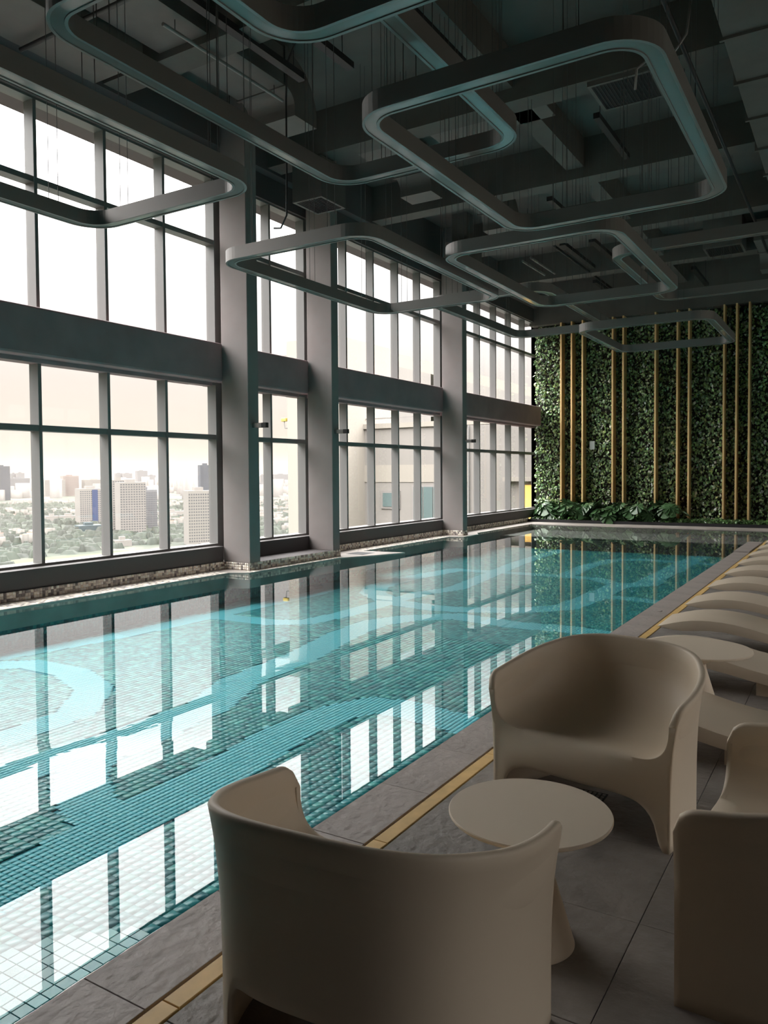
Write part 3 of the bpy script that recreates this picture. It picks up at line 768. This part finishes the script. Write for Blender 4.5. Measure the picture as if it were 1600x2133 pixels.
# ------------------------------------------------------------------ plant wall
pw = empty('plant_wall', (0, 25.95, 0), 0, 'tall wall of small dark green leaves at the far end of the pool', 'plant wall')
def leaf_cloud(name, n, x0, x1, z0, z1, yfun, size, parent, cols, mat_, face=(0, -1, .25), spread=.75, m2=None):
    P = np.stack([nrg.uniform(x0, x1, n), np.zeros(n), nrg.uniform(z0, z1, n)], -1)
    P[:, 1] = yfun(P[:, 0], P[:, 2])+nrg.uniform(-.05, .02, n)
    N_ = np.array(face)+nrg.normal(0, spread, (n, 3))*np.array([1, .6, 1]); N_ /= np.linalg.norm(N_, axis=1)[:, None]
    D_ = np.stack([nrg.normal(0, .6, n), nrg.normal(-.3, .3, n), -np.ones(n)], -1)
    D_ -= N_*(D_*N_).sum(1)[:, None]; D_ /= np.linalg.norm(D_, axis=1)[:, None]
    S_ = np.cross(N_, D_); L_ = (size*nrg.uniform(.65, 1.25, n))[:, None]
    a = P; tip = P+D_*L_; mid = P+D_*L_*.45+N_*L_*.12
    l = mid+S_*L_*.36-N_*L_*.1; r_ = mid-S_*L_*.36-N_*L_*.1
    V = np.stack([a, l, tip, r_, mid], 1).reshape(-1, 3)
    b_ = np.arange(n)[:, None]*5
    F = np.concatenate([b_+np.array(q_) for q_ in ((0, 1, 4), (1, 2, 4), (2, 3, 4), (3, 0, 4))], 1).reshape(-1, 3)
    c = np.clip(np.array(cols)[nrg.randint(0, len(cols), n)]*np.exp(nrg.normal(-.45, .6, (n, 1))), 0, .8)
    V = V-np.array(parent.location) if parent else V
    return tag(np_mesh(name, V, F, mat_, np.repeat(c, 4, 0), parent), kind='stuff')
STR = [-8.2, -7.83, -6.84, -6.5, -5.5, -4.84, -4.5, -3.5, -3.15, -2.8]
LC = 6.6*np.array([(.06, .098, .035), (.045, .075, .03), (.08, .125, .05), (.035, .055, .026), (.125, .165, .09), (.06, .1, .055), (.065, .09, .028)])
bk = box('backing', -9.6, 7.4, -.09, -.02, 0, 6.6, M['soil'], pw)
leaf_cloud('leaves', 26000, -9.6, 1.5, .02, 6.62, lambda x, z: np.full(x.shape, 25.80), .105, pw, LC, M['leaf'])
for i, x in enumerate([-8.56]+STR):
    z0 = .6 if i < 6 else .05
    o = MB(); o.box(-.026, .026, -.19, .19, 0, 6.62-z0)
    f = o.build('gold_fin', M['gold'], loc=(x, 25.6, z0), bevel=.003)
    o2 = MB(); o2.box(-.034, .034, -.194, .194, 1.65, 1.66); o2.box(-.034, .034, -.194, .194, 4.2, 4.21); o2.build('joint', M['gold'], f)
    side = ['farthest left', 'second from left', 'third from left', 'fourth from left', 'fifth from left', 'sixth from left', 'seventh from left', 'eighth from left', 'ninth from left', 'tenth from left', 'farthest right'][i]
    tag(f, 'tall slim gold metal fin on the plant wall, ' + side, 'metal fin', 'gold fins on the plant wall')
wp = MB(); wp.box(-.085, .085, -.02, .03, -.14, .14)
tag(wp.build('access_plate', M['white'], loc=(-7.57, 25.66, 2.49), bevel=.004), 'small white rectangular plate on the plant wall', 'access plate')
pl = MB(); pl.box(-9.37, 7.4, 24.46, 24.56, -.3, .055); plo = pl.build('planter_kerb', M['black'])
tag(plo, 'low black planter kerb between the pool end and the plants', 'planter')
bx_ = MB(); bx_.box(-9.37, 7.4, 24.56, 25.95, -.3, .02); bx_.build('soil', M['soil'], plo)
gc = empty('ground_cover', (0, 24.9, 0), 0, 'low strip of small green plants in front of the plant wall', 'ground cover', kind='stuff')
P_ = leaf_cloud('small_leaves', 5200, -9.3, 1.5, .03, .17, lambda x, z: 24.62+nrg.uniform(0, .8, x.shape), .10, gc, [(.14, .3, .08), (.1, .22, .07), (.2, .38, .12), (.08, .16, .06)], M['leaf'], face=(0, -.4, .8))
# monstera
def monstera_leaf():
    m = MB(); ang = np.linspace(-PI*.93, PI*.93, 57); V = [(0, 0, 0)]; F = []
    for i, a in enumerate(ang):
        r_ = .22*(1-.28*abs(a)/PI)*(1+.15*math.cos(a)); cut = (i % 5 == 3) and .2 < abs(a) < 2.5
        if cut: r_ *= .38
        x, y = r_*math.sin(a)*.95, r_*math.cos(a)+.02
        V.append((x, y, .05*math.cos(a)-.9*x*x-.9*max(0, y)**2))
    for i in range(1, 57): F.append((0, i, i+1))
    m.add(V, F); return m.mesh('leaf', M['monstera'])
mle = monstera_leaf()
def monstera(k):
    e = empty('monstera_plant', (0, 0, 0)); rr = random.Random(k)
    nl = 9
    for i in range(nl):
        a = 2*PI*i/nl+rr.uniform(-.3, .3); R_ = rr.uniform(.12, .36); h = rr.uniform(.22, .62)
        st = MB(); st.tube([(0, 0, 0), (R_*.4*math.cos(a), R_*.4*math.sin(a), h*.6), (R_*math.cos(a), R_*math.sin(a), h)], [.012, .009, .006], 5)
        st.build('stem', M['stem'], e)
        o = bpy.data.objects.new('leaf', mle); link(o, e); o.location = (R_*math.cos(a), R_*math.sin(a), h)
        o.rotation_euler = (rr.uniform(-1.1, -.35), rr.uniform(-.3, .3), a-PI/2)
        s = rr.uniform(.95, 1.5); o.scale = (s, s, s)
    return e
protos = [monstera(k) for k in range(4)]; used = [False]*4
mx = [-8.95, -8.75, -8.35, -7.95, -7.55, -7.2, -6.8, -6.45, -6.1, -5.75, -5.4, -5.0]
for i, x in enumerate(mx):
    k = i % 4; o = protos[k] if not used[k] else copy_tree(protos[k]); used[k] = True
    o.location = (x, 24.95+rng.uniform(-.12, .25), .02); o.rotation_euler = (0, 0, rng.uniform(0, 6.28))
    tag(o, 'dark split leaf monstera plant in the planter, ' + ('in the corner by the last window' if i == 0 else (['', 'second', 'third', 'fourth', 'fifth', 'sixth', 'seventh', 'eighth', 'ninth', 'tenth', 'eleventh'][i]+' from the window corner') if i < 11 else 'the one farthest right'), 'plant', 'monstera plants at the foot of the plant wall')

# ------------------------------------------------------------------ neighbouring roof wing outside
bw = empty('neighbour_building', (-18, 30, 0), 0, 'beige neighbouring roof wing seen through the two far windows', 'building')
def wing(name, x0, x1, y0, y1, z0, z1, m, par=bw, lab=None):
    o = box(name, x0+18, x1+18, y0-30, y1-30, z0, z1, m, par)
    if lab: o['label'] = lab
    return o
wing('wall', -20.4, -10.3, 30.0, 34, -8, 3.66, M['facade'])
wing('cornice', -20.5, -10.3, 29.9, 30.4, 3.64, 3.86, M['facadelight'])
wing('wall_band', -20.4, -14.0, 29.97, 30, 1.21, 1.98, M['facadelight'], lab='cream horizontal band')
r_ = wing('roof_rail', -20.3, -12, 30.1, 30.13, 4.08, 4.13, M['lamp'])
w1 = wing('window_frame', -18.5, -17.5, 29.95, 30.02, 0, .82, M['lamp']); 
p = box('window_glass', .0, 0, 0, 0, 0, 0, M['darkglass']) if 0 else None
wing('window_glass', -18.4, -17.6, 29.93, 29.96, .1, .72, M['darkglass'])
for i in range(3): wing('door_leaf', -16.8+i*.5, -16.35+i*.5, 29.93, 30.02, -2, 1.0, M['darkglass'])
wing('door_frame', -16.9, -15.2, 29.96, 30.03, -2, 1.08, M['lamp'])
wing('side_wall', -14.0, -10.0, 29.6, 30.0, -8, 3.6, M['facade'])
wing('pilaster', -13.95, -13.9, 29.5, 29.62, -8, 3.6, M['frame'])
wing('lit_window', -11.7, -10.9, 29.55, 29.62, -.6, 1.1, M['yellowlit'], lab='window with yellow lamp light behind it')
wing('canopy', -12.3, -10.5, 29.3, 29.62, 1.25, 1.42, M['facadelight'])
# rooftop frame running away from the room
wing('roof_beam', -20.7, -20.3, 30.2, 70, 7.1, 7.75, M['facadelight'])
wing('roof_slab', -26, -20.7, 30.2, 70, 7.25, 7.45, M['facade'])
for y in (30.2, 44, 58): wing('roof_post', -20.75, -20.3, y, y+.7, 3.6, 7.1, M['facadelight'])
wing('roof_wall', -24.5, -24.2, 33, 70, 3.6, 7.3, M['facade'])
wing('roof_wall', -20.4, -20.3, 34, 38.2, 3.6, 7.1, M['facade'])
wing('roof_wall', -20.4, -20.3, 41.5, 70, 3.6, 7.1, M['facade'])
tw = box('stair_tower', -22.3, -19.4, 28, 33, -60, 7.63, M['facadelight']); tag(tw, 'tall cream stair tower seen through the narrow window', 'building')
fl_ = empty('floodlight', (-22.5, 28.1, 3.9), 0, 'small yellow floodlight on a bent arm fixed to the cream tower', 'floodlight')
m = MB(); m.tube([(.2, 0, -.2), (-.02, 0, -.18), (-.06, 0, 0), (-.06, 0, .12)], .025, 6); m.build('arm', M['frame'], fl_, smooth=True)
m = MB(); m.box(-.2, .08, -.08, .08, .12, .28); m.build('lamp_head', mat('floodlight_yellow', (.5, .38, .08), .6), fl_, bevel=.03)

# ------------------------------------------------------------------ city
ZG = -80
gm = mat('city_ground', (.12, .15, .08), .9)
nt = gm.node_tree; N = nt.nodes.new; L = nt.links.new; bsdf = nt.nodes['Principled BSDF']
tc = N('ShaderNodeTexCoord'); n1 = N('ShaderNodeTexNoise'); n1.inputs['Scale'].default_value = .0045; n1.inputs['Detail'].default_value = 10; n1.inputs['Roughness'].default_value = .7
L(tc.outputs['Object'], n1.inputs['Vector']); cr = N('ShaderNodeValToRGB'); L(n1.outputs[0], cr.inputs[0])
e = cr.color_ramp.elements; e[0].position = .36; e[0].color = (.011, .017, .011, 1); e[1].position = .66; e[1].color = (.075, .066, .055, 1)
for p, c in ((.46, (.015, .022, .012)), (.52, (.022, .03, .016)), (.56, (.065, .06, .05))): q = e.new(p); q.color = (*c, 1)
L(cr.outputs[0], bsdf.inputs['Base Color'])
g = MB(); g.box(-30000, 30000, -30000, 30000, ZG-5, ZG)
tag(g.build('city_ground', gm), 'hazy plain of trees, roads and fields far below the windows', 'ground', kind='stuff')
g = MB(); g.prism([(-700, 420), (-560, 420), (-560, 640), (-600, 700), (-655, 640)], ZG, ZG+.3)
tag(g.build('field', mat('field_green', (.045, .065, .02), .9, var=(.03, .8, 1.2))), 'bright green field near the foot of the city view', 'field')
tower_cols = dict(w=((.17, .158, .146), (.06, .06, .064)), g=((.11, .11, .116), (.05, .053, .06)), d=((.045, .052, .066), (.03, .035, .045)), p=((.15, .12, .112), (.07, .06, .06)), t=((.035, .055, .062), (.025, .04, .045)))
tmats = {k: (mat('tower_wall_'+k, v[0], .8), mat('tower_window_'+k, v[1], .4)) for k, v in tower_cols.items()}
blue_m = mat('tower_blue', (.02, .035, .09), .4)
def tower(x, y, w, h, key, label, floors=True, depth=None, name='tower_block', step=3.4, colw=3.2):
    rz = math.atan2(-x, y); d_ = depth or w*.8
    e = empty(name, (x, y, ZG), rz+.25, label, 'building')
    m = MB(); m.box(-w/2, w/2, -d_/2, d_/2, 0, h); m.box(-w*.2, w*.15, -d_*.2, d_*.2, h, h+4); wl_ = m.build('walls', tmats[key][0], e)
    if floors:
        m = MB(); nz = int(h/step); nx = max(2, int(w/colw)); ny = max(2, int(d_/colw))
        for k in range(1, nz):
            z = k*step
            for i in range(nx):
                cx = -w/2+(i+.5)*w/nx; ww = w/nx*.3
                m.add([(cx-ww, -d_/2-.15, z), (cx+ww, -d_/2-.15, z), (cx+ww, -d_/2-.15, z+1.7), (cx-ww, -d_/2-.15, z+1.7)], [(0, 1, 2, 3)])
            for i in range(ny):
                cy = -d_/2+(i+.5)*d_/ny; ww = d_/ny*.3
                m.add([(w/2+.15, cy-ww, z), (w/2+.15, cy+ww, z), (w/2+.15, cy+ww, z+1.7), (w/2+.15, cy-ww, z+1.7)], [(0, 1, 2, 3)])
        tag(m.build('windows', tmats[key][1], e), kind='stuff')
    return e
tower(-2472, 1558, 48, 115, 'd', 'dark slab tower at the very left of the city view')
tower(-2866, 1879, 73, 73, 'g', 'broad grey tower right of the dark slab, far left')
tower(-3186, 2067, 25, 93, 'g', 'thin pale tower rising behind the broad grey one, left of two', False)
tower(-3153, 2077, 30, 95, 'g', 'thin pale tower rising behind the broad grey one, right of two', False)
tower(-2714, 1929, 76, 66, 'w', 'pale group of blocks right of the first window mullion')
tower(-2707, 1998, 60, 81, 'p', 'pinkish pale tower in the second window pane')
tower(-2666, 2081, 80, 65, 'w', 'wide pale block behind the blue striped tower')
t5 = tower(-1096, 848, 41, 60, 'w', 'pale tower with a bright blue vertical stripe')
box('blue_stripe', -1, 8, -17.2, -16.6, 0, 58, blue_m, t5)
tower(-949, 731, 33, 10, 't', 'dark glass podium at the foot of the blue striped tower', False, name='podium_block')
tower(-924, 764, 21, 75, 'w', 'tall narrow pale tower, left part of the central cluster')
tower(-863, 734, 35, 72, 'w', 'tall pale tower in the middle of the central cluster')
t6 = tower(-906, 794, 34, 60, 'g', 'grey and white ribbed tower, right part of the central cluster', step=3.2, colw=2.4)
t6['label'] = 'grey and white ribbed tower, right part of the central cluster'
for i in range(17): pass
tower(-663, 664, 30, 63, 'w', 'white tower with dense window rows left of the nearest column', colw=2.6)
tower(-1293, 1317, 28, 104, 'd', 'dark blue grey tower rising behind the white one')
for x, y, w, h, lab in ((-3581, 2966, 45, 93, 'left of the three far towers over the central cluster'), (-3526, 2979, 48, 92, 'middle of the three far towers over the central cluster'), (-3222, 2815, 53, 104, 'far tower under the construction crane'), (-3372, 3016, 41, 81, 'far tower right of the crane tower'),
                        (-2336, 2745, 19, 79, 'thin far tower in the narrow window'), (-2445, 3012, 68, 81, 'broad far tower left of the cream stair tower')):
    tower(x, y, w, h, 'g', lab, False)
for x, y, w, h, lab in ((-1244, 880, 23, 9, 'low white block left of the blue striped tower'), (-1228, 903, 34, 9, 'long low white row left of the blue striped tower'), (-1125, 1051, 58, 12, 'low white row of houses right of the central cluster'), (-725, 604, 18, 7, 'low pale shed beside the green field')):
    tower(x, y, w, h, 'w', lab, False, name='low_building', depth=14)
# filler skyline, houses and trees: too far and too many to count
def boxes_np(name, P, S, C, label, cat):
    n = len(P); sx = np.array([-1, 1, 1, -1, -1, 1, 1, -1]); sy = np.array([-1, -1, 1, 1, -1, -1, 1, 1]); sz = np.array([0, 0, 0, 0, 1, 1, 1, 1])
    a = nrg.uniform(0, PI, n); ca, sa = np.cos(a)[:, None], np.sin(a)[:, None]
    lx = sx*S[:, :1]/2; ly = sy*S[:, 1:2]/2
    V = np.stack([P[:, :1]+lx*ca-ly*sa, P[:, 1:2]+lx*sa+ly*ca, ZG+sz*S[:, 2:3]], -1).reshape(-1, 3)
    b_ = np.arange(n)[:, None]*8
    F = np.concatenate([b_+np.array(q_) for q_ in ((4, 5, 6, 7), (0, 1, 5, 4), (1, 2, 6, 5), (2, 3, 7, 6), (3, 0, 4, 7))], 1).reshape(-1, 4)
    cc = np.repeat(C, 5, 0)
    return V, F, cc
def polar(n, r0, r1, a0=-2, a1=75, p=1.0):
    r = r0+(r1-r0)*nrg.uniform(0, 1, n)**p; a = np.radians(nrg.uniform(a0, a1, n)); return np.stack([-r*np.sin(a), r*np.cos(a)], -1)
n = 900; P = polar(n, 2600, 9000, 20, 75)
V, F, C = boxes_np('', P, np.stack([nrg.uniform(20, 60, n), nrg.uniform(15, 30, n), nrg.uniform(20, 75, n)], -1), np.array([(.14, .133, .126)])*nrg.uniform(.7, 1.1, (n, 1)), '', '')
tag(np_mesh('skyline_blocks', V, F, M['attr'], C), 'countless pale far buildings along the hazy horizon', 'skyline', kind='stuff')
n = 2600; P = polar(n, 650, 2600, 30, 75, .8)
keep = ((np.sin(P[:, 0]*.011)+np.sin(P[:, 1]*.013+1)+np.sin((P[:, 0]+P[:, 1])*.004)) > -.4) & ~((P[:, 0] > -700) & (P[:, 1] < 700))
P = P[keep]; n = len(P); base_c = .27*np.array([(.5, .47, .43), (.55, .14, .06), (.5, .2, .1), (.45, .4, .36), (.3, .3, .32)])[nrg.randint(0, 5, n)]
V, F, C = boxes_np('', P, np.stack([nrg.uniform(6, 16, n), nrg.uniform(6, 12, n), nrg.uniform(4, 12, n)], -1), base_c*nrg.uniform(.8, 1.1, (n, 1)), '', '')
wallc = np.array([.115, .108, .097]); C = C.copy(); m_ = np.ones(len(C), bool); m_[::5] = False; C[m_] = wallc*nrg.uniform(.8, 1.05, (m_.sum(), 1))
tag(np_mesh('houses', V, F, M['attr'], C), 'countless small houses with red and grey roofs below the towers', 'houses', kind='stuff')
n = 5200; P = polar(n, 560, 2400, 28, 75, .9); P = P[~((P[:, 0] > -700) & (P[:, 0] < -560) & (P[:, 1] > 420) & (P[:, 1] < 700))]; n = len(P)
V, F, C = boxes_np('', P, np.stack([nrg.uniform(6, 18, n), nrg.uniform(6, 18, n), nrg.uniform(3, 9, n)], -1), np.array([(.011, .017, .010)])*nrg.uniform(.6, 1.5, (n, 1)), '', '')
V = V.reshape(-1, 8, 3); ctr = V[:, 4:, :2].mean(1, keepdims=True); V[:, 4:, :2] = ctr+(V[:, 4:, :2]-ctr)*.5; V = V.reshape(-1, 3)
tag(np_mesh('trees', V, F, M['attr'], C), 'countless dark green tree crowns between the houses', 'trees', kind='stuff')
# haze over the city
hm = bpy.data.materials.new('haze'); hm.use_nodes = True; nt = hm.node_tree; nt.nodes.clear()
out = nt.nodes.new('ShaderNodeOutputMaterial'); vsn = nt.nodes.new('ShaderNodeVolumeScatter'); vsn.inputs['Color'].default_value = (.085, .071, .058, 1); vsn.inputs['Density'].default_value = .00026
nt.links.new(vsn.outputs[0], out.inputs['Volume'])
g = MB(); g.box(-12000, -120, -6000, 12000, ZG-2, 140)
tag(g.build('haze', hm), 'warm pale haze lying over the city outside', 'haze', kind='stuff')
